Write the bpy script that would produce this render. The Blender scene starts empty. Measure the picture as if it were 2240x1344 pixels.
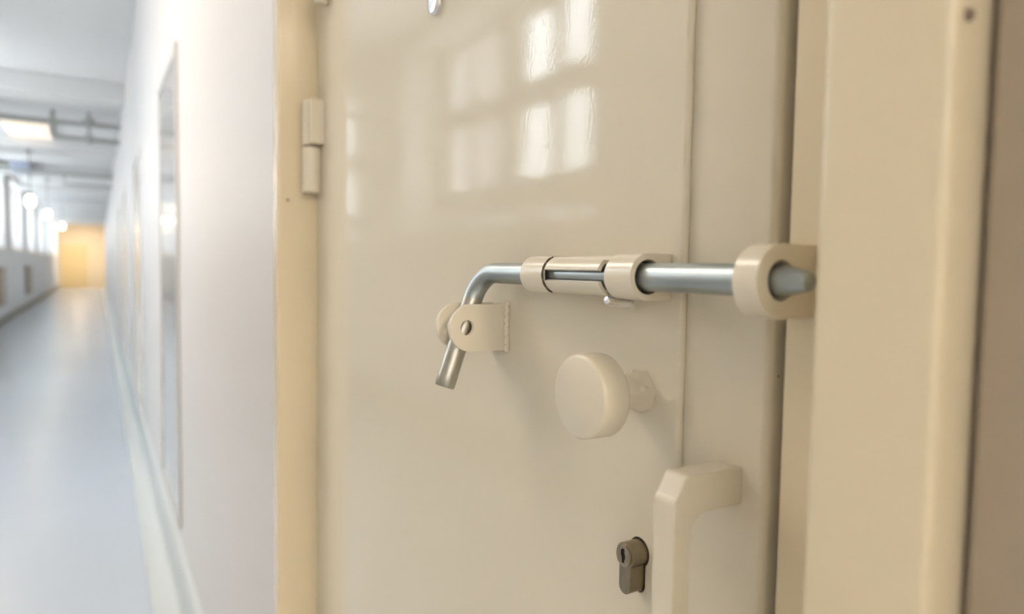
import bpy, bmesh, math
from mathutils import Vector, Matrix
from mathutils.geometry import tessellate_polygon

sc = bpy.context.scene
C = sc.collection
PI = math.pi
# World axes: X towards the wall with the cell doors, Y along the corridor, Z up (metres).

# ------------------------------------------------------------------ materials
def nodes(name):
    m = bpy.data.materials.new(name)
    m.use_nodes = True
    nt = m.node_tree
    return m, nt, nt.nodes['Principled BSDF']

def paint(name, col, rough=0.2, bump=0.0, scale=300.0, spec=0.5, mottle=0.0, coat=0.0, coat_rough=0.1, wave=0.0):
    m, nt, b = nodes(name)
    b.inputs['Base Color'].default_value = (*col, 1)
    b.inputs['Roughness'].default_value = rough
    b.inputs['Specular IOR Level'].default_value = spec
    b.inputs['Coat Weight'].default_value = coat
    b.inputs['Coat Roughness'].default_value = coat_rough
    tc = nt.nodes.new('ShaderNodeTexCoord')
    if mottle:
        n = nt.nodes.new('ShaderNodeTexNoise'); n.inputs['Scale'].default_value = 2.3; n.inputs['Detail'].default_value = 4
        nt.links.new(tc.outputs['Object'], n.inputs['Vector'])
        mx = nt.nodes.new('ShaderNodeMixRGB'); mx.inputs[1].default_value = (*[c * (1 - mottle) for c in col], 1)
        mx.inputs[2].default_value = (*[min(1, c * (1 + mottle)) for c in col], 1)
        nt.links.new(n.outputs['Fac'], mx.inputs[0]); nt.links.new(mx.outputs[0], b.inputs['Base Color'])
    if bump:
        n = nt.nodes.new('ShaderNodeTexNoise'); n.inputs['Scale'].default_value = scale; n.inputs['Detail'].default_value = 2
        nt.links.new(tc.outputs['Object'], n.inputs['Vector'])
        bp = nt.nodes.new('ShaderNodeBump'); bp.inputs['Strength'].default_value = 1.0; bp.inputs['Distance'].default_value = bump
        nt.links.new(n.outputs['Fac'], bp.inputs['Height'])
        last = bp
        if wave:
            n2 = nt.nodes.new('ShaderNodeTexNoise'); n2.inputs['Scale'].default_value = 9; n2.inputs['Detail'].default_value = 1
            nt.links.new(tc.outputs['Object'], n2.inputs['Vector'])
            b2 = nt.nodes.new('ShaderNodeBump'); b2.inputs['Strength'].default_value = 1.0; b2.inputs['Distance'].default_value = wave
            nt.links.new(n2.outputs['Fac'], b2.inputs['Height'])
            nt.links.new(bp.outputs['Normal'], b2.inputs['Normal'])
            last = b2
        nt.links.new(last.outputs['Normal'], b.inputs['Normal'])
        if coat:
            nt.links.new(last.outputs['Normal'], b.inputs['Coat Normal'])
    return m

def metal(name, col, rough=0.3, streak=None, var=0.25, dark=None, noise_scale=(60, 60, 60), bump=0.00004):
    m, nt, b = nodes(name)
    b.inputs['Metallic'].default_value = 1.0
    tc = nt.nodes.new('ShaderNodeTexCoord')
    mp = nt.nodes.new('ShaderNodeMapping'); mp.inputs['Scale'].default_value = noise_scale
    nt.links.new(tc.outputs['Object'], mp.inputs['Vector'])
    n = nt.nodes.new('ShaderNodeTexNoise'); n.inputs['Scale'].default_value = 1; n.inputs['Detail'].default_value = 6
    nt.links.new(mp.outputs[0], n.inputs['Vector'])
    cr = nt.nodes.new('ShaderNodeValToRGB')
    d = dark or [c * (1 - var) for c in col]
    cr.color_ramp.elements[0].position = 0.3; cr.color_ramp.elements[0].color = (*d, 1)
    cr.color_ramp.elements[1].position = 0.7; cr.color_ramp.elements[1].color = (*col, 1)
    nt.links.new(n.outputs['Fac'], cr.inputs[0]); nt.links.new(cr.outputs[0], b.inputs['Base Color'])
    mr = nt.nodes.new('ShaderNodeMapRange'); mr.inputs['To Min'].default_value = rough * 0.8; mr.inputs['To Max'].default_value = rough * 1.35
    nt.links.new(n.outputs['Fac'], mr.inputs['Value']); nt.links.new(mr.outputs[0], b.inputs['Roughness'])
    bp = nt.nodes.new('ShaderNodeBump'); bp.inputs['Distance'].default_value = bump
    nt.links.new(n.outputs['Fac'], bp.inputs['Height']); nt.links.new(bp.outputs[0], b.inputs['Normal'])
    return m

def glow(name, col, strength):
    m, nt, b = nodes(name)
    b.inputs['Base Color'].default_value = (*col, 1)
    b.inputs['Emission Color'].default_value = (*col, 1)
    b.inputs['Emission Strength'].default_value = strength
    return m

def pane_glass(name):
    m = bpy.data.materials.new(name); m.use_nodes = True
    nt = m.node_tree; nt.nodes.clear()
    out = nt.nodes.new('ShaderNodeOutputMaterial'); mix = nt.nodes.new('ShaderNodeMixShader')
    tr = nt.nodes.new('ShaderNodeBsdfTransparent'); tr.inputs[0].default_value = (0.97, 0.98, 0.98, 1)
    gl = nt.nodes.new('ShaderNodeBsdfGlossy'); gl.inputs['Roughness'].default_value = 0.02
    lw = nt.nodes.new('ShaderNodeLayerWeight'); lw.inputs[0].default_value = 0.5
    pw = nt.nodes.new('ShaderNodeMath'); pw.operation = 'POWER'; pw.inputs[1].default_value = 5
    nt.links.new(lw.outputs['Facing'], pw.inputs[0])
    fr = nt.nodes.new('ShaderNodeMath'); fr.operation = 'MULTIPLY_ADD'; fr.inputs[1].default_value = .9; fr.inputs[2].default_value = .04
    nt.links.new(pw.outputs[0], fr.inputs[0])
    nt.links.new(fr.outputs[0], mix.inputs[0]); nt.links.new(tr.outputs[0], mix.inputs[1]); nt.links.new(gl.outputs[0], mix.inputs[2])
    nt.links.new(mix.outputs[0], out.inputs[0])
    return m

CREAM = (0.725, 0.665, 0.535)
M = {}
M['door'] = paint('cream_gloss_paint', CREAM, rough=0.06, spec=0.16, bump=0.00003, scale=330, wave=0.0003)
M['frame'] = paint('cream_frame_paint', (0.75, 0.65, 0.46), rough=0.16, bump=0.00004, scale=300)
M['hard'] = paint('cream_hardware_paint', (0.76, 0.69, 0.555), rough=0.24, bump=0.00005, scale=420)
M['soft'] = paint('cream_satin_hardware_paint', (0.715, 0.65, 0.52), rough=0.26, bump=0.00005, scale=420)
M['wall'] = paint('white_wall_paint', (0.64, 0.615, 0.595), rough=0.42, bump=0.0002, scale=120, mottle=0.012)
M['wall_l'] = paint('white_plaster', (0.68, 0.67, 0.655), rough=0.6, bump=0.0003, scale=80, mottle=0.02)
M['ceil'] = paint('white_ceiling', (0.79, 0.79, 0.79), rough=0.75, mottle=0.02)
M['floor'] = paint('pale_grey_epoxy', (0.45, 0.49, 0.54), rough=0.24, mottle=0.03, bump=0.0002, scale=14)
M['kerb'] = paint('pale_green_grey_kerb', (0.66, 0.68, 0.65), rough=0.3)
M['base'] = paint('dark_olive_skirting', (0.17, 0.155, 0.115), rough=0.4)
M['basew'] = paint('pale_grey_skirting', (0.50, 0.525, 0.52), rough=0.35)
M['yellow'] = paint('ochre_wall', (0.80, 0.67, 0.46), rough=0.55, mottle=0.03)
M['yellowd'] = paint('deep_ochre_door', (0.78, 0.61, 0.32), rough=0.4)
M['grey'] = paint('grey_gloss_door', (0.40, 0.39, 0.385), rough=0.10, bump=0.00003, scale=200)
M['greyf'] = paint('grey_door_frame', (0.50, 0.49, 0.48), rough=0.3)
M['pink'] = paint('pinkish_cream_door', (0.74, 0.66, 0.57), rough=0.12, bump=0.00003, scale=250)
M['beam'] = paint('grey_white_beam', (0.74, 0.74, 0.74), rough=0.7)
M['pipe'] = paint('grey_green_conduit', (0.40, 0.41, 0.39), rough=0.5)
M['tan'] = paint('tan_panel', (0.42, 0.35, 0.27), rough=0.5)
M['blue'] = paint('pale_blue_box', (0.50, 0.55, 0.68), rough=0.4)
M['winframe'] = paint('white_window_paint', (0.74, 0.74, 0.72), rough=0.35)
M['sill'] = paint('white_gloss_sill', (0.88, 0.88, 0.88), rough=0.1, coat=1.0, coat_rough=0.05)
M['screw'] = paint('brown_screw', (0.26, 0.20, 0.15), rough=0.5)
M['tan2'] = paint('shaded_strip_tan', (0.46, 0.385, 0.29), rough=0.5)  # cream in shade: the darkening is put into this tan
M['yard'] = paint('dim_facade', (0.20, 0.19, 0.19), rough=0.8)
M['dark'] = paint('dark_slot', (0.012, 0.011, 0.010), rough=0.6)
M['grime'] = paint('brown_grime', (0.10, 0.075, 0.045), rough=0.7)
M['steel'] = metal('galvanised_steel', (0.46, 0.51, 0.52), rough=0.37, var=0.30, noise_scale=(110, 14, 110))
M['handle'] = metal('worn_galvanised_handle', (0.50, 0.49, 0.43), rough=0.33, var=0.25, noise_scale=(90, 90, 18))
M['brass'] = metal('brown_nickel', (0.36, 0.31, 0.23), rough=0.34, var=0.2, noise_scale=(120, 120, 120))
M['brassd'] = metal('polished_brown_nickel', (0.50, 0.42, 0.31), rough=0.17, var=0.3, noise_scale=(150, 150, 150))
M['chrome'] = metal('chrome', (0.86, 0.87, 0.89), rough=0.12, var=0.05)
M['glass'] = pane_glass('window_glass')
M['lamp'] = glow('warm_lamp_globe', (1.0, 0.83, 0.58), 10.0)
M['strip'] = glow('end_wall_fill_glow', (1.0, 0.84, 0.67), 22.0)  # fill for the end wall
M['strip3'] = glow('mild_warm_ceiling_diffuser', (1.0, 0.88, 0.74), 10.5)
M['strip4'] = glow('rear_fill_glow', (1.0, 0.85, 0.68), 54.0)  # fill from behind the viewpoint
M['strip2'] = glow('dim_warm_ceiling_diffuser', (1.0, 0.84, 0.68), 0.32)

# ------------------------------------------------------------------ helpers
def link(name, bm, mat, parent=None, smooth=40, bevel=0.0, seg=3, sel=None, **props):
    me = bpy.data.meshes.new(name)
    bmesh.ops.recalc_face_normals(bm, faces=bm.faces[:])
    if bevel:
        es = [e for e in bm.edges if len(e.link_faces) == 2 and e.calc_face_angle(0) > math.radians(30) and (sel is None or sel(e))]
        bmesh.ops.bevel(bm, geom=es, offset=bevel, offset_type='OFFSET', segments=seg, profile=0.5, affect='EDGES', clamp_overlap=True)
    bm.to_mesh(me); bm.free()
    for p in me.polygons: p.use_smooth = True
    me.set_sharp_from_angle(angle=math.radians(smooth))
    for m in (mat if isinstance(mat, (list, tuple)) else [mat]):
        me.materials.append(m)
    o = bpy.data.objects.new(name, me); C.objects.link(o)
    if bevel:
        wn = o.modifiers.new('weighted', 'WEIGHTED_NORMAL'); wn.mode = 'FACE_AREA'; wn.weight = 80; wn.keep_sharp = True
    if parent: o.parent = parent
    for k, v in props.items(): o[k] = v
    return o

def empty(name, loc=(0, 0, 0), **props):
    o = bpy.data.objects.new(name, None); C.objects.link(o); o.location = loc; o.empty_display_size = 0.05
    for k, v in props.items(): o[k] = v
    return o

def keep(o, parent):
    """parent o, built in world coordinates, to an Empty that is not at the origin"""
    o.parent = parent
    o.matrix_parent_inverse = Matrix.Translation(-Vector(parent.location))
    return o

def box(bm, lo, hi):
    vs = [bm.verts.new((x, y, z)) for x in (lo[0], hi[0]) for y in (lo[1], hi[1]) for z in (lo[2], hi[2])]
    for f in ((0, 1, 3, 2), (4, 6, 7, 5), (0, 4, 5, 1), (2, 3, 7, 6), (0, 2, 6, 4), (1, 5, 7, 3)):
        bm.faces.new([vs[i] for i in f])

AX = {'X': lambda u, v, a: (a, u, v), 'Y': lambda u, v, a: (u, a, v), 'Z': lambda u, v, a: (u, v, a)}

def prism(bm, outline, a0, a1, axis, holes=()):
    """a flat outline (with holes) in the plane across 'axis', extruded from a0 to a1; X: (y,z) Y: (x,z) Z: (x,y)"""
    f = AX[axis]
    loops = [outline] + list(holes)
    rings = []
    for lp in loops:
        rings.append(([bm.verts.new(f(u, v, a0)) for u, v in lp], [bm.verts.new(f(u, v, a1)) for u, v in lp]))
    for A, B in rings:
        n = len(A)
        for i in range(n):
            bm.faces.new((A[i], A[(i + 1) % n], B[(i + 1) % n], B[i]))
    if not holes:
        bm.faces.new(rings[0][0]); bm.faces.new(rings[0][1])
    else:
        tris = tessellate_polygon([[Vector((u, v, 0)) for u, v in lp] for lp in loops])
        fa = [v for A, _ in rings for v in A]; fb = [v for _, B in rings for v in B]
        for t in tris:
            bm.faces.new([fa[i] for i in t]); bm.faces.new([fb[i] for i in t])

def arc(cx, cy, r, d0, d1, n=12):
    return [(cx + r * math.cos(math.radians(d0 + (d1 - d0) * i / n)), cy + r * math.sin(math.radians(d0 + (d1 - d0) * i / n))) for i in range(n + 1)]

def circle(cx, cy, r, n=48):
    return [(cx + r * math.cos(2 * PI * i / n), cy + r * math.sin(2 * PI * i / n)) for i in range(n)]

def revolve(bm, prof, centre, axis, n=48, wob=None):
    """prof: (radius, position along the axis) pairs from one end to the other"""
    rings = []
    for k, (r, a) in enumerate(prof):
        if r < 1e-6:
            p = {'X': (a, centre[0], centre[1]), 'Y': (centre[0], a, centre[1]), 'Z': (centre[0], centre[1], a)}[axis]
            rings.append([bm.verts.new(p)])
        else:
            ring = []
            for i in range(n):
                t = 2 * PI * i / n
                rr = r * (1 + (wob(k, t) if wob else 0))
                u, v = rr * math.cos(t), rr * math.sin(t)
                ring.append(bm.verts.new({'X': (a, centre[0] + u, centre[1] + v), 'Y': (centre[0] + u, a, centre[1] + v), 'Z': (centre[0] + u, centre[1] + v, a)}[axis]))
            rings.append(ring)
    for A, B in zip(rings, rings[1:]):
        for i in range(n):
            a, a2, b, b2 = A[i % len(A)], A[(i + 1) % len(A)], B[i % len(B)], B[(i + 1) % len(B)]
            q = [a, a2, b2, b]
            u = []
            for v in q:
                if v not in u: u.append(v)
            if len(u) > 2: bm.faces.new(u)
    for R in (rings[0], rings[-1]):
        if len(R) > 2: bm.faces.new(R)

def tube(bm, pts, radii, n=32):
    pts = [Vector(p) for p in pts]
    if not isinstance(radii, (list, tuple)): radii = [radii] * len(pts)
    t0 = (pts[1] - pts[0]).normalized()
    ref = Vector((0, 0, 1)) if abs(t0.z) < 0.9 else Vector((1, 0, 0))
    nrm = t0.cross(ref).normalized()
    rings = []
    for i, p in enumerate(pts):
        a = pts[max(i - 1, 0)]; b = pts[min(i + 1, len(pts) - 1)]
        t = (b - a).normalized()
        nrm = (nrm - t * nrm.dot(t)).normalized()
        bi = t.cross(nrm)
        rings.append([bm.verts.new(p + radii[i] * (math.cos(2 * PI * k / n) * nrm + math.sin(2 * PI * k / n) * bi)) for k in range(n)])
    for A, B in zip(rings, rings[1:]):
        for k in range(n):
            bm.faces.new((A[k], A[(k + 1) % n], B[(k + 1) % n], B[k]))
    bm.faces.new(rings[0]); bm.faces.new(rings[-1])

def B(*boxes):
    bm = bmesh.new()
    for lo, hi in boxes: box(bm, lo, hi)
    return bm

# ------------------------------------------------------------------ the corridor
Y0, Y1 = -7.0, 40.0          # ends of the corridor
XW, XL = 0.268, -1.65        # wall with the cell doors, wall with the windows
ZC = 3.20
D0, D1, DZ = 0.140, 1.122, 2.16     # wall opening behind the door frame

link('floor', B(((XL - .3, Y0 - .2, -.1), (XW + .3, Y1 + .2, 0))), M['floor'], kind='structure', label='glossy pale grey corridor floor', category='floor')
link('ceiling', B(((XL - .3, Y0 - .2, ZC), (XW + .3, Y1 + .2, ZC + .1))), M['ceil'], kind='structure', label='plain white corridor ceiling', category='ceiling')
bm = bmesh.new()
prism(bm, [(Y0, 0), (D0, 0), (D0, DZ), (D1, DZ), (D1, 0), (Y1, 0), (Y1, ZC), (Y0, ZC)], XW, XW + .25, 'X')
link('wall_right', bm, M['wall'], kind='structure', label='smooth white wall that holds the cell doors', category='wall')

WINS = [(2.90 + 4 * k, 5.55 + 4 * k) for k in (0, 1, 2, 3, 4, 5, 6, 7, 8, -2)]
WZ0, WZ1 = 1.56, 3.12
WD = .44                     # depth of the window niches
bm = bmesh.new()
box(bm, (XL - .5, Y0, 0), (XL, Y1, WZ0)); box(bm, (XL - .5, Y0, WZ1), (XL, Y1, ZC))
edges = [Y0] + [y for ab in WINS for y in ab] + [Y1]
edges.sort()
for a, b in zip(edges[::2], edges[1::2]): box(bm, (XL - .5, a, WZ0), (XL, b, WZ1))
link('wall_left', bm, M['wall_l'], kind='structure', label='white corridor wall with the row of windows', category='wall')
link('wall_far', B(((XL, Y1 - .1, 0), (XW, Y1 + .1, ZC))), M['yellow'], kind='structure', label='yellow ochre wall closing the far end of the corridor', category='wall')
link('wall_near', B(((XL, Y0 - .1, 0), (XW, Y0, ZC))), M['wall_l'], kind='structure', label='corridor end wall behind the viewpoint', category='wall')
link('baseboard_left', B(((XL, Y0, 0), (XL + .025, Y1 - .1, .17))), M['base'], bevel=.004, kind='structure', label='dark olive skirting along the window wall', category='skirting')
bm = bmesh.new()
prism(bm, [(XW, 0.0), (.153, 0.0), (.155, .012), (.225, .020), (.238, .03), (.243, .05), (.243, .15), (.250, .165), (XW, .17)], 1.16, Y1 - .1, 'Y')
link('baseboard_right', bm, M['basew'], kind='structure', label='pale coved skirting along the foot of the cell-door wall', category='skirting')

for i, (a, b) in enumerate(WINS):
    w = empty(f'window_{i + 1}', (XL - WD + .05, (a + b) / 2, WZ0), kind='structure', category='window',
              label='white painted casement window with a sloping sill, one of the row along the corridor', group='corridor windows')
    xg0, xg1 = XL - WD, XL - WD + .06
    zb, zt = 1.76, WZ1
    r0, r1, r2, r3 = 1.925, 2.425, 2.605, 3.06       # lower and upper row of panes
    cols = [a + .53, a + .89, a + .99, a + 1.37, a + 1.65, a + 1.99, a + 2.11, a + 2.46]
    bm = bmesh.new()
    ys = [a] + cols + [b]
    for y0, y1 in zip(ys[::2], ys[1::2]): box(bm, (xg0, y0, zb), (xg1, y1, zt))
    for y0, y1 in zip(cols[::2], cols[1::2]):
        for z0, z1 in ((zb, r0), (r1, r2), (r3, zt)): box(bm, (xg0, y0, z0), (xg1, y1, z1))
    keep(link('window_frame', bm, M['winframe']), w)
    keep(link('window_pane', B(((xg0 + .028, cols[0], r0), (xg0 + .032, cols[-1], r3))), M['glass']), w)
    bm = bmesh.new()
    prism(bm, [(XL - WD - .02, WZ0 - .02), (XL + .015, WZ0 - .02), (XL + .015, WZ0), (XL - WD + .05, zb + .01), (XL - WD - .02, zb + .01)], a, b, 'Y')
    keep(link('window_sill', bm, M['sill'], smooth=20), w)

for i, (a, b) in enumerate([(y - .35, y + .05) for y in (9.0, 13.0, 17.0, 21.0, 25.0, 29.0, 33.0, 37.0)]):
    link('ceiling_beam', B(((XL, a, ZC - .19), (XW, b, ZC))), M['beam'], bevel=.01, kind='structure', category='beam',
         label='plain grey-white beam crossing the corridor ceiling', group='ceiling beams')

# cell doors further along the same wall
def far_door(n, a, b, mat, fmat, z0, z1, label):
    d = empty(f'door_{n}', (XW, (a + b) / 2, z0), kind='structure', label=label, category='door')
    keep(link('door_leaf', B(((XW - .006, a, z0), (XW + .02, b, z1))), mat, bevel=.002), d)
    bm = bmesh.new()
    prism(bm, [(a - .04, z0 - .03), (b + .04, z0 - .03), (b + .04, z1 + .04), (a - .04, z1 + .04)], XW - .010, XW + .02, 'X',
          holes=[[(a, z0), (b, z0), (b, z1), (a, z1)]])
    keep(link('door_frame', bm, fmat, bevel=.002), d)
far_door(2, 2.96, 3.74, M['grey'], M['greyf'], .26, 2.07, 'shiny grey panel door in the white wall past the cream door')
far_door(3, 5.72, 6.55, M['pink'], M['wall'], .06, 2.07, 'pinkish cream door just beyond the grey door')
far_door(4, 8.45, 9.30, M['pink'], M['wall'], .06, 2.07, 'pinkish cream door farther down, third past the grey door')
far_door(5, 11.2, 12.05, M['pink'], M['wall'], .06, 2.07, 'pinkish cream door deepest along the corridor wall')

d = empty('door_6', (XL + .6, Y1 - .1, 0), kind='structure', label='deep ochre door in the yellow end wall', category='door')
keep(link('door_leaf', B(((-1.5, Y1 - .13, .02), (-.45, Y1 - .1, 2.1))), M['yellowd'], bevel=.004), d)

# ------------------------------------------------------------------ frame of the nearest cell door
FX, LX = .240, .302       # face of the frame, land behind the leaf
def jamb(y_face_out, y_reveal, y_land, s):
    """cross-section in X-Y of one jamb; s=+1 for the lock side, -1 for the hinge side"""
    r1, r2 = .004, .0045
    def yy(v): return v
    o, rv, ld = y_face_out, y_reveal, y_land
    p = [(XW + .03, o), (XW, o)]
    for k in range(7):
        t = k / 6 * PI / 2
        p.append((FX + r1 - r1 * math.sin(t), o + s * (r1 - r1 * math.cos(t))))
    for k in range(7):
        t = k / 6 * PI / 2
        p.append((FX + r2 - r2 * math.cos(t), rv - s * (r2 - r2 * math.sin(t))))
    p += [(LX, rv), (LX, ld), (LX + .08, ld), (LX + .08, o)]
    return p
fr = empty('trim_1', (LX, .62, 0), kind='structure', label='cream steel frame around the bolted cell door', category='door frame')
for nm, args in (('jamb', (.122, .170, .2276, 1)), ('jamb', (1.142, 1.107, 1.104, -1))):
    bm = bmesh.new(); prism(bm, jamb(*args), 0, 2.14, 'Z')
    keep(link(nm, bm, M['frame']), fr)
keep(link('frame_head', B(((FX, .122, 2.14), (LX + .08, 1.142, 2.2))), M['frame'], bevel=.003), fr)
bm = bmesh.new()
bk = LX + .0445
box(bm, (bk, .16, 0), (bk + .03, .262, 2.14)); box(bm, (bk, 1.075, 0), (bk + .03, 1.142, 2.14)); box(bm, (bk, .262, 2.09), (bk + .03, 1.075, 2.14)); box(bm, (bk, .262, 0), (bk + .03, 1.075, .06))
keep(link('frame_stop', bm, M['frame']), fr)
link('shade_pilaster', B(((.212, -.50, 0), (XW + .02, -.25, ZC))), M['wall'], bevel=.004, kind='structure', label='added white wall pilaster beside the viewpoint, put in to shade the frame', category='pilaster')  # unseen pilaster, added to shade the outer side of the frame
link('shade_strip', B(((XW - .006, -.25, 0), (XW + .02, .1195, 2.6))), M['tan2'], bevel=.002, kind='structure', label='added wall strip at the right edge beside the door frame, shade put into its tan colour', category='wall panel')  # added strip, its dark tan stands in for shade on cream
bm = bmesh.new(); revolve(bm, [(0, 1.1064), (.0022, 1.1066), (.0028, 1.1072)], (.2553, 1.373), 'Y', 14)
keep(link('paint_chip', bm, M['screw']), fr)
# keeper eye of the bolt, welded on the lock jamb
RX, RZ, RR = .277, 1.267, .0083
R = .018
bm = bmesh.new()
out = arc(RX, RZ - .0005, R, 90, 270, 32) + [(LX + .001, RZ - R - .0005), (LX + .001, RZ + R - .0005)]
prism(bm, out, .2125, .2265, 'Y', holes=[circle(RX, RZ, .0098, 40)])
kp = keep(link('bolt_keeper', bm, M['hard'], bevel=.0016), fr)
for y, z, x in ((.121, 1.357, .248), ):
    bm = bmesh.new(); revolve(bm, [(0, y - .0012), (.0016, y - .001), (.0022, y), (.0022, y + .004)], (x, z), 'Y', 20)
    keep(link('screw_head', bm, M['screw']), fr)

# ------------------------------------------------------------------ the nearest cell door
PX, GX = .295, .300       # raised panel face, flange face
EY, HY = .2355, 1.1015   # lock edge, hinge edge
PY0, PY1 = .2946, .963
door = empty('door_1', (GX, HY, .03), kind='structure', label='cream steel cell door with bolt, knob and lock in the foreground', category='door')
def part(name, bm, mat, parent=None, **k):
    o = link(name, bm, mat, **k)
    keep(o, door)
    if parent:
        o.parent = parent
        o.matrix_parent_inverse = parent.matrix_parent_inverse.inverted() @ Matrix.Translation(-Vector(door.location)) if False else Matrix.Identity(4)
    return o

r = .005
sec = [(GX, HY)] + [(GX, EY + r)] + [(GX + r - r * math.cos(k / 8 * PI / 2), EY + r - r * math.sin(k / 8 * PI / 2)) for k in range(1, 9)] + [(GX + .045, EY), (GX + .045, HY)]
bm = bmesh.new(); prism(bm, sec, .03, 2.13, 'Z')
part('door_leaf', bm, M['door'])

LY, LZ = .3256, 1.0905   # lock cylinder
def euro(sy, r, w, drop, n=20):
    a = math.degrees(math.asin(w / r))
    up = arc(LY, LZ, r, -90 + a, 270 - a, n * 2)
    low = arc(LY, LZ - drop + w, w, 180, 360, n)
    return up + low
bm = bmesh.new()
prism(bm, [(PY0, .10), (PY1, .10), (PY1, 2.06), (PY0, 2.06)], PX, GX + .001, 'X', holes=[euro(0, .0094, .0062, .0265)])
part('door_panel', bm, M['door'], bevel=.0040, seg=5,
     sel=lambda e: all(v.co.y < PY0 + .001 or v.co.y > PY1 - .001 for v in e.verts) or all(v.co.z < .11 or v.co.z > 2.05 for v in e.verts))
# dark pocket behind the lock cut-out
bm = bmesh.new(); prism(bm, euro(0, .0093, .0061, .0264), GX - .0012, GX + .0008, 'X')
part('lock_cutout', bm, M['dark'], label='dark gap around the lock cylinder')

lc = empty('lock_cylinder'); lc.location = (PX, LY, LZ); lc['label'] = 'brown metal profile lock cylinder'
lc.parent = door; lc.matrix_parent_inverse = Matrix.Translation(-Vector(door.location))
def sub(name, bm, mat, par, **k):
    o = link(name, bm, mat, **k); o.parent = par
    o.matrix_parent_inverse = Matrix.Translation(-Vector(par.location)) if par.type == 'EMPTY' else Matrix.Identity(4)
    return o
bm = bmesh.new(); prism(bm, euro(0, .0083, .0052, .0250), .2830, GX, 'X')
sub('cylinder_body', bm, M['brass'], lc, bevel=.0004, seg=2)
bm = bmesh.new()
slot = [(LY - .0011, LZ - .0046), (LY + .0011, LZ - .0046), (LY + .0011, LZ - .0010), (LY + .0022, LZ + .0006), (LY + .0022, LZ + .0030), (LY + .0010, LZ + .0046),
        (LY - .0012, LZ + .0046), (LY - .0012, LZ + .0020), (LY - .0020, LZ + .0008), (LY - .0020, LZ - .0016), (LY - .0011, LZ - .0024)]
prism(bm, circle(LY, LZ, .0068, 40), .2816, .2834, 'X', holes=[slot])
sub('cylinder_plug', bm, M['brassd'], lc, bevel=.0005, seg=2)
bm = bmesh.new(); prism(bm, slot, .2825, .2832, 'X')
sub('keyhole', bm, M['dark'], lc)

# knob
KY, KZ = .329, 1.1943
kn = empty('door_knob'); kn.location = (PX, KY, KZ); kn.parent = door; kn.matrix_parent_inverse = Matrix.Translation(-Vector(door.location))
bm = bmesh.new()
rk = .0258
revolve(bm, [(0, .2458), (rk - .0022, .2458), (rk - .0009, .2463), (rk - .0002, .2473), (rk, .2488), (rk, .2634), (rk - .0006, .2648), (rk - .0020, .2656), (.010, .2656)], (KY, KZ), 'X', 72)
sub('knob_disc', bm, M['soft'], kn)
bm = bmesh.new()
def lump(k, t): return (0, 0, .10 * math.sin(5 * t) + .07 * math.sin(9 * t + 1), .09 * math.sin(6 * t + 2) + .06 * math.sin(11 * t), .05 * math.sin(7 * t))[k]
revolve(bm, [(.0112, .2655), (.0112, .2850), (.0118, .2878), (.0128, .2915), (.0136, .2952)], (KY, KZ), 'X', 64, wob=lump)
sub('knob_stem', bm, M['soft'], kn)

# door viewer near the top
bm = bmesh.new()
revolve(bm, [(0, .2895), (.0060, .2893), (.0115, .2896), (.0132, .2904), (.0140, .2920), (.0140, .2952)], (.6455, 1.5385), 'X', 56)
dv = part('door_viewer', bm, M['chrome'], label='round chrome door viewer')

# hinge barrels
def hinge(z0, zm, z1, x, y, rad, leaf=True):
    h = empty('door_hinge'); h.location = (x, y, z0); h.parent = door; h.matrix_parent_inverse = Matrix.Translation(-Vector(door.location))
    e = .0015
    for nm, a, b in (('hinge_knuckle', zm + .0012, z1), ('hinge_knuckle', z0, zm - .0012)):
        bm = bmesh.new(); revolve(bm, [(rad - e, a), (rad, a + e), (rad, b - e), (rad - e, b)], (x, y), 'Z', 40)
        sub(nm, bm, M['hard'], h)
    bm = bmesh.new(); revolve(bm, [(rad * .62, z0 + .01), (rad * .62, z1 - .01)], (x, y), 'Z', 24)
    sub('hinge_pin', bm, M['grime'], h)
    if leaf:
        bm = bmesh.new(); box(bm, (x - .0085, y - rad * 1.7, zm + .002), (GX + .001, y - rad * .6, z1 - .0005))
        sub('hinge_leaf', bm, M['hard'], h, bevel=.002)
hinge(1.3845, 1.456, 1.5264, .2875, 1.090, .0150)
hinge(1.660, 1.715, 1.770, .2905, 1.045, .0095, leaf=False)

# staple: two ears with padlock holes, the handle of the bolt lies between them
st = empty('staple'); st.location = (PX, .51, 1.2215); st.parent = door; st.matrix_parent_inverse = Matrix.Translation(-Vector(door.location)); st['label'] = 'two-eared padlock staple'
for y in (.4957, .5205):
    bm = bmesh.new()
    ez = 1.2217; er = .0195; ex = .2415 + er
    out = arc(ex, ez, er, 90, 270, 28) + [(PX + .001, ez - er), (PX + .001, ez + er)]
    prism(bm, out, y, y + .0042, 'Y', holes=[circle(ex - .0040, ez + .0004, .0062, 32)])
    sub('staple_ear', bm, M['hard'], st, bevel=.0008, seg=2)
bm = bmesh.new()
n = 26
pts = [(PX - .0012 + .0006 * math.sin(i * 1.9), .4948 + .0004 * math.sin(i * 1.7), 1.2217 - .0215 + .043 * i / (n - 1)) for i in range(n)]
tube(bm, pts, [.0024 + .0002 * math.sin(i * 1.3) for i in range(n)], 14)
pts = [(PX - .0010, .5255, 1.2217 - .020 + .040 * i / 7) for i in range(8)]
tube(bm, pts, .0028, 12)
sub('weld_bead', bm, M['hard'], st)

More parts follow.
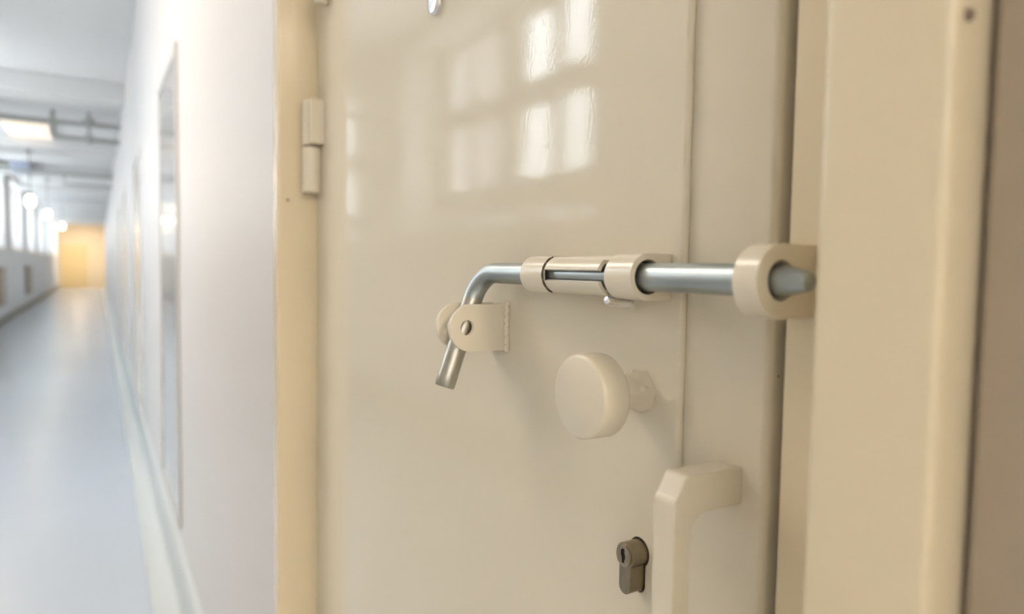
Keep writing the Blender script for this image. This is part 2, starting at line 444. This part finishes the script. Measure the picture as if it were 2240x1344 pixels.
# guide of the bolt: two strap rings and a slotted sleeve between them
bg = empty('bolt_guide'); bg.location = (PX, .36, RZ); bg.parent = door; bg.matrix_parent_inverse = Matrix.Translation(-Vector(door.location))
def strap(y0, y1, ro, ri):
    bm = bmesh.new()
    out = arc(RX, RZ, ro, 90, 270, 36) + [(PX + .001, RZ - ro), (PX + .001, RZ + ro)]
    prism(bm, out, y0, y1, 'Y', holes=[circle(RX, RZ, ri, 44)])
    return bm
sub('guide_ring', strap(.3985, .4265, .0134, .0102), M['hard'], bg, bevel=.0009)
sub('guide_ring', strap(.3045, .3285, .0140, .0104), M['hard'], bg, bevel=.0009)
def sleeve(bm, y0, y1, up, down, ro=.0128, ri=.0098):
    """two shells above and below an open slot that faces the corridor; up / down: where the shells start, degrees from straight out"""
    for s, a0 in ((1, up), (-1, down)):
        a1 = 90
        o_ = [(RX - ro * math.cos(math.radians(a0 + (a1 - a0) * k / 14)), RZ + s * ro * math.sin(math.radians(a0 + (a1 - a0) * k / 14))) for k in range(15)]
        i_ = [(RX - ri * math.cos(math.radians(a0 + (a1 - a0) * k / 14)), RZ + s * ri * math.sin(math.radians(a0 + (a1 - a0) * k / 14))) for k in range(14, -1, -1)]
        prism(bm, o_ + [(PX + .001, RZ + s * ro), (PX + .001, RZ + s * ri)] + i_, y0, y1, 'Y')
bm = bmesh.new()
sleeve(bm, .3370, .3965, 17, 19)
sleeve(bm, .3280, .3372, 52, 78)
sub('guide_sleeve', bm, M['hard'], bg, bevel=.0005, seg=2)
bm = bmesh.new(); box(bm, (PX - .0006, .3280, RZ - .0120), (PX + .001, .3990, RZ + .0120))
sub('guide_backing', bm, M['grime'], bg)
bm = bmesh.new()
n = 30
pts = [(.2648 + .012 * (1 - math.cos(a)) * 0 + RX * 0 + 0, 0, 0) for a in range(1)]
pts = [(RX - .0131 * math.cos(math.radians(t)), .3975, RZ + .0131 * math.sin(math.radians(t))) for t in [-70 + 140 * i / (n - 1) for i in range(n)]]
tube(bm, pts, [.0004 + .0004 * abs(math.sin(i * 3.7)) for i in range(n)], 8)
sub('rust_edge', bm, M['grime'], bg)

# pull handle at the lower right
bm = bmesh.new()
top = 1.1650
out = [(GX + .001, top - .001), (.2913, top)] + arc(.2610, top - .006, .006, 92, 128, 5) + arc(.2500 + .006, 1.1500, .006, 128, 180, 5)
out += [(.2500, .9985)] + arc(.2500 + .0135, .985 + .0135, .0135, 180, 265, 10) + [(GX + .001, .985), (GX + .001, 1.006)]
out += [(.2775, 1.0055)] + arc(.2735, 1.017, .0115, 270, 180, 8) + [(.2620, 1.120)] + arc(.2620 + .0125, 1.1315, .0125, 180, 88, 10) + [(GX + .001, 1.1440)]
prism(bm, out, .2506, .2660, 'Y')
part('pull_handle', bm, M['soft'], bevel=.003, seg=4)
# small paint chip on the lock edge
bm = bmesh.new(); revolve(bm, [(0, EY - .0001), (.0007, EY), (.0007, EY + .0006)], (GX + .0075, 1.216), 'Y', 12)
part('paint_chip', bm, M['grime'])

# ------------------------------------------------------------------ the sliding bolt, loose in its guide
bolt = empty('door_bolt', (RX, .36, RZ), label='galvanised steel sliding bolt with its bent handle hanging between two cream ears', category='bolt')
hd = Vector((-.0245 / .0744, 0, -.0704 / .0744)); hd.normalize()
yb = .5105; rb = .0235
pts = [(RX, .2225, RZ), (RX, .30, RZ), (RX, .40, RZ), (RX, yb - rb, RZ)]
rad = [RR] * 4
for k in range(1, 13):
    t = k / 12 * PI / 2
    p = Vector((RX, yb - rb, RZ)) + Vector((0, rb * math.sin(t), 0)) + hd * (rb * (1 - math.cos(t)))
    pts.append(p); rad.append(RR)
bend_end = pts[-1]
rod_pts = list(pts)
L = .0770
pts2 = [bend_end + hd * (L * k / 8) for k in range(1, 9)]
bm = bmesh.new()
tip = [(RX, .1970, RZ), (RX, .1973, RZ), (RX, .1985, RZ), (RX, .2135, RZ)]
tube(bm, tip + [Vector(p) for p in rod_pts] , [.0038, .0044, .0049, RR - .0001] + rad, 40)
sub('bolt_rod', bm, M['steel'], bolt, smooth=50)
bm = bmesh.new()
hp = [bend_end + hd * (-.0002)] + pts2
tube(bm, hp[:-1] + [hp[-1] - hd * .0008, hp[-1]], [RR] * (len(hp) - 1) + [RR, RR - .0008], 40)
sub('bolt_handle', bm, M['handle'], bolt, smooth=50)
# stop pin screwed into the rod, under the end of the slot
bm = bmesh.new()
p0 = Vector((.2880, .3318, 1.2500)); pd = Vector((-1, .02, .10)).normalized()
tube(bm, [p0, p0 + pd * .0185, p0 + pd * .0198, p0 + pd * .0202], [.0032, .0032, .0026, .0014], 20)
sub('stop_pin', bm, M['chrome'], bolt)

# ------------------------------------------------------------------ things under the ceiling and on the window wall
def lamp(y, z, label):
    o = empty('pendant_lamp', (-1.0, y, z), label=label, category='lamp', group='lit globe lamps along the corridor')
    bm = bmesh.new()
    revolve(bm, [(r_ * .066, z + h_ * .105) for r_, h_ in ((0, -1), (.37, -.95), (.69, -.77), (.93, -.4), (1, 0), (.93, .4), (.69, .77), (.37, .95))], (-1.0, y), 'Z', 32)
    keep(link('lamp_globe', bm, M['lamp']), o)
    bm = bmesh.new(); revolve(bm, [(.035, z + .092), (.04, z + .12), (.025, z + .15), (.010, z + .16), (.010, ZC - .05)], (-1.0, y), 'Z', 24)
    keep(link('lamp_stem', bm, M['pipe']), o)
    bm = bmesh.new(); revolve(bm, [(.012, ZC - .05), (.05, ZC - .035), (.06, ZC)], (-1.0, y), 'Z', 24)
    keep(link('ceiling_rose', bm, M['pipe']), o)
lamp(8.6, 2.34, 'lit globe lamp nearest the camera, just outside the frame')
lamp(14.62, 2.32, 'lit warm globe lamp, highest and nearest of the three in view')
lamp(19.41, 2.37, 'lit warm globe lamp in the middle of the three in view')
lamp(27.03, 2.45, 'lit warm globe lamp, lowest and farthest of the three in view')

def tagged(name, label, cat, loc): return empty(name, loc, label=label, category=cat)
cp = tagged('ceiling_conduit', 'dark grey conduit crossing under the ceiling with a stepped lower branch', 'pipe', (-.5, 10.6, 3.06))
bm = bmesh.new(); tube(bm, [(XL, 10.6, 3.06), (XW, 10.6, 3.06)], .032, 16); keep(link('pipe', bm, M['pipe']), cp)
bm = bmesh.new(); tube(bm, [(-.475, 10.6, 3.2), (-.475, 10.6, 2.90), (-.465, 10.6, 2.877), (-.44, 10.6, 2.868), (XW, 10.6, 2.868)], .03, 16); keep(link('pipe_branch', bm, M['pipe']), cp)
bm = bmesh.new(); revolve(bm, [(.02, ZC + .004), (.02, 2.92), (.05, 2.91), (.05, 2.84), (.02, 2.80)], (-.08, 10.53), 'Z', 20); keep(link('pipe_drop', bm, M['pipe']), cp)
bm = bmesh.new(); revolve(bm, [(.06, 3.12), (.07, 3.10), (.07, 3.04), (.05, 3.02)], (-.08, 10.53), 'Z', 20); keep(link('junction_box', bm, M['pipe']), cp)
c2 = tagged('ceiling_conduit', 'thin grey conduit crossing the ceiling farther down the corridor', 'pipe', (-.5, 16.2, 3.0))
bm = bmesh.new(); tube(bm, [(XL, 16.2, 3.0), (XW, 16.2, 3.0)], .028, 16); keep(link('pipe', bm, M['pipe']), c2)
bm = bmesh.new(); tube(bm, [(-.55, 16.2, 3.0), (-.55, 16.2, 2.80), (XW, 16.2, 2.80)], .024, 16); keep(link('pipe_branch', bm, M['pipe']), c2)

def ceiling_light(y, label, mat, x=-.83):
    c = empty('ceiling_light', (x, y, ZC), label=label, category='ceiling light', group='warm ceiling light panels')
    keep(link('light_frame', B(((x - .30, y - .80, 3.14), (x + .30, y + .80, ZC))), M['winframe'], bevel=.008), c)
    keep(link('light_diffuser', B(((x - .26, y - .76, 3.128), (x + .26, y + .76, 3.142))), mat), c)
ceiling_light(12.15, 'warm lit ceiling light panel behind the stepped conduit', M['strip2'])
ceiling_light(37.6, 'added warm light panel that brightens the yellow end wall', M['strip'])  # panel added to brighten the end wall
ceiling_light(-4.2, 'added warm fill light panel behind the viewpoint', M['strip4'], -.05)  # unseen panel, added as fill for faces turned towards the viewpoint
ceiling_light(2.6, 'warm lit ceiling light panel above the cell door, out of the frame', M['strip3'])

bx = tagged('wall_box', 'pale bluish box high up by the windows above the nearest lamp', 'box', (-1.33, 16.6, 2.95))
bm = B(((-1.42, 16.3, 2.98), (-1.10, 16.7, 3.20))); keep(link('box_body', bm, M['blue'], bevel=.03), bx)
keep(link('box_mount', B(((XL, 16.35, 3.02), (-1.42, 16.65, 3.16))), M['pipe'], bevel=.01), bx)
for a, b, lb in ((16.1, 17.0, 'tan panel low on the window wall, nearer of two'), (22.0, 23.4, 'tan panel low on the window wall, farther of two')):
    p = tagged('wall_panel', lb, 'panel', (XL, (a + b) / 2, .4))
    keep(link('panel_body', B(((XL, a, .40), (XL + .07, b, 1.12))), M['tan'], bevel=.01), p)
    keep(link('panel_rim', B(((XL, a - .03, 1.12), (XL + .09, b + .03, 1.15))), M['tan'], bevel=.005), p)

# building added outside, out of view, to dim the farther casement in the door's reflection
bd = empty('building', (-13, 40, 0), kind='structure', label='added plain building outside the corridor windows, dims part of their reflection', category='building')
keep(link('building_wall', B(((-20, 34.6, -3), (-12, 46, 17))), M['yard']), bd)
keep(link('building_roof', B(((-20.3, 34.3, 17), (-11.7, 46.3, 17.4))), M['greyf']), bd)

# ------------------------------------------------------------------ light: overcast sky through the windows, and the lamps
w = bpy.data.worlds.new('sky'); sc.world = w; w.use_nodes = True
bg_ = w.node_tree.nodes['Background']
bg_.inputs[0].default_value = (0.87, 0.935, 1.0, 1)
# overcast sky: three times brighter overhead than at the horizon, dim ground below
wn_ = w.node_tree
tcw = wn_.nodes.new('ShaderNodeTexCoord'); sep = wn_.nodes.new('ShaderNodeSeparateXYZ')
wn_.links.new(tcw.outputs['Generated'], sep.inputs[0])
rmp = wn_.nodes.new('ShaderNodeMapRange'); rmp.inputs['From Min'].default_value = -0.02; rmp.inputs['From Max'].default_value = 1.0
rmp.inputs['To Min'].default_value = 0.60; rmp.inputs['To Max'].default_value = 1.9
gnd = wn_.nodes.new('ShaderNodeMath'); gnd.operation = 'GREATER_THAN'; gnd.inputs[1].default_value = -0.02
g2 = wn_.nodes.new('ShaderNodeMapRange'); g2.inputs['To Min'].default_value = 1.0; g2.inputs['To Max'].default_value = 1.0
mul = wn_.nodes.new('ShaderNodeMath'); mul.operation = 'MULTIPLY'; mul2 = wn_.nodes.new('ShaderNodeMath'); mul2.operation = 'MULTIPLY'; mul2.inputs[1].default_value = 11.0
wn_.links.new(sep.outputs['Z'], rmp.inputs['Value']); wn_.links.new(sep.outputs['Z'], gnd.inputs[0]); wn_.links.new(gnd.outputs[0], g2.inputs['Value'])
wn_.links.new(rmp.outputs[0], mul.inputs[0]); wn_.links.new(g2.outputs[0], mul.inputs[1]); wn_.links.new(mul.outputs[0], mul2.inputs[0])
wn_.links.new(mul2.outputs[0], bg_.inputs[1])
for i, (a, b) in enumerate(WINS):
    la = bpy.data.lights.new('window_portal', 'AREA'); la.shape = 'RECTANGLE'; la.size = b - a; la.size_y = 1.3
    la.cycles.is_portal = True
    lo = bpy.data.objects.new('window_portal', la); C.objects.link(lo)
    lo.location = (XL - WD - .03, (a + b) / 2, 2.44)
    lo.rotation_euler = Vector((1, 0, 0)).to_track_quat('-Z', 'Z').to_euler()

# ------------------------------------------------------------------ camera
F, CX, CY = 1500.0, 1120.0, 672.0
v = Vector((215 - CX, CY - 575, -F)).normalized()
a = .017
u = Vector((a, 1, -(a * v.x + v.y) / v.z)).normalized()
x = v.cross(u)
cam = bpy.data.cameras.new('camera'); co = bpy.data.objects.new('camera', cam); C.objects.link(co)
rot = Matrix((x, v, u))            # rows: world axes seen in camera space; columns: camera axes in the world
co.matrix_world = Matrix.Translation((0, 0, 1.27)) @ rot.to_4x4()
cam.sensor_width = 36; cam.lens = 36 * F / 2240; cam.clip_start = .01; cam.clip_end = 200
cam.dof.use_dof = True; cam.dof.focus_distance = .50; cam.dof.aperture_fstop = 4.5
sc.camera = co

vs = sc.view_settings
sc.display_settings.display_device = 'sRGB'
vs.view_transform = 'Standard'; vs.look = 'None'; vs.gamma = 1; vs.use_curve_mapping = False
vs.exposure = 0.75
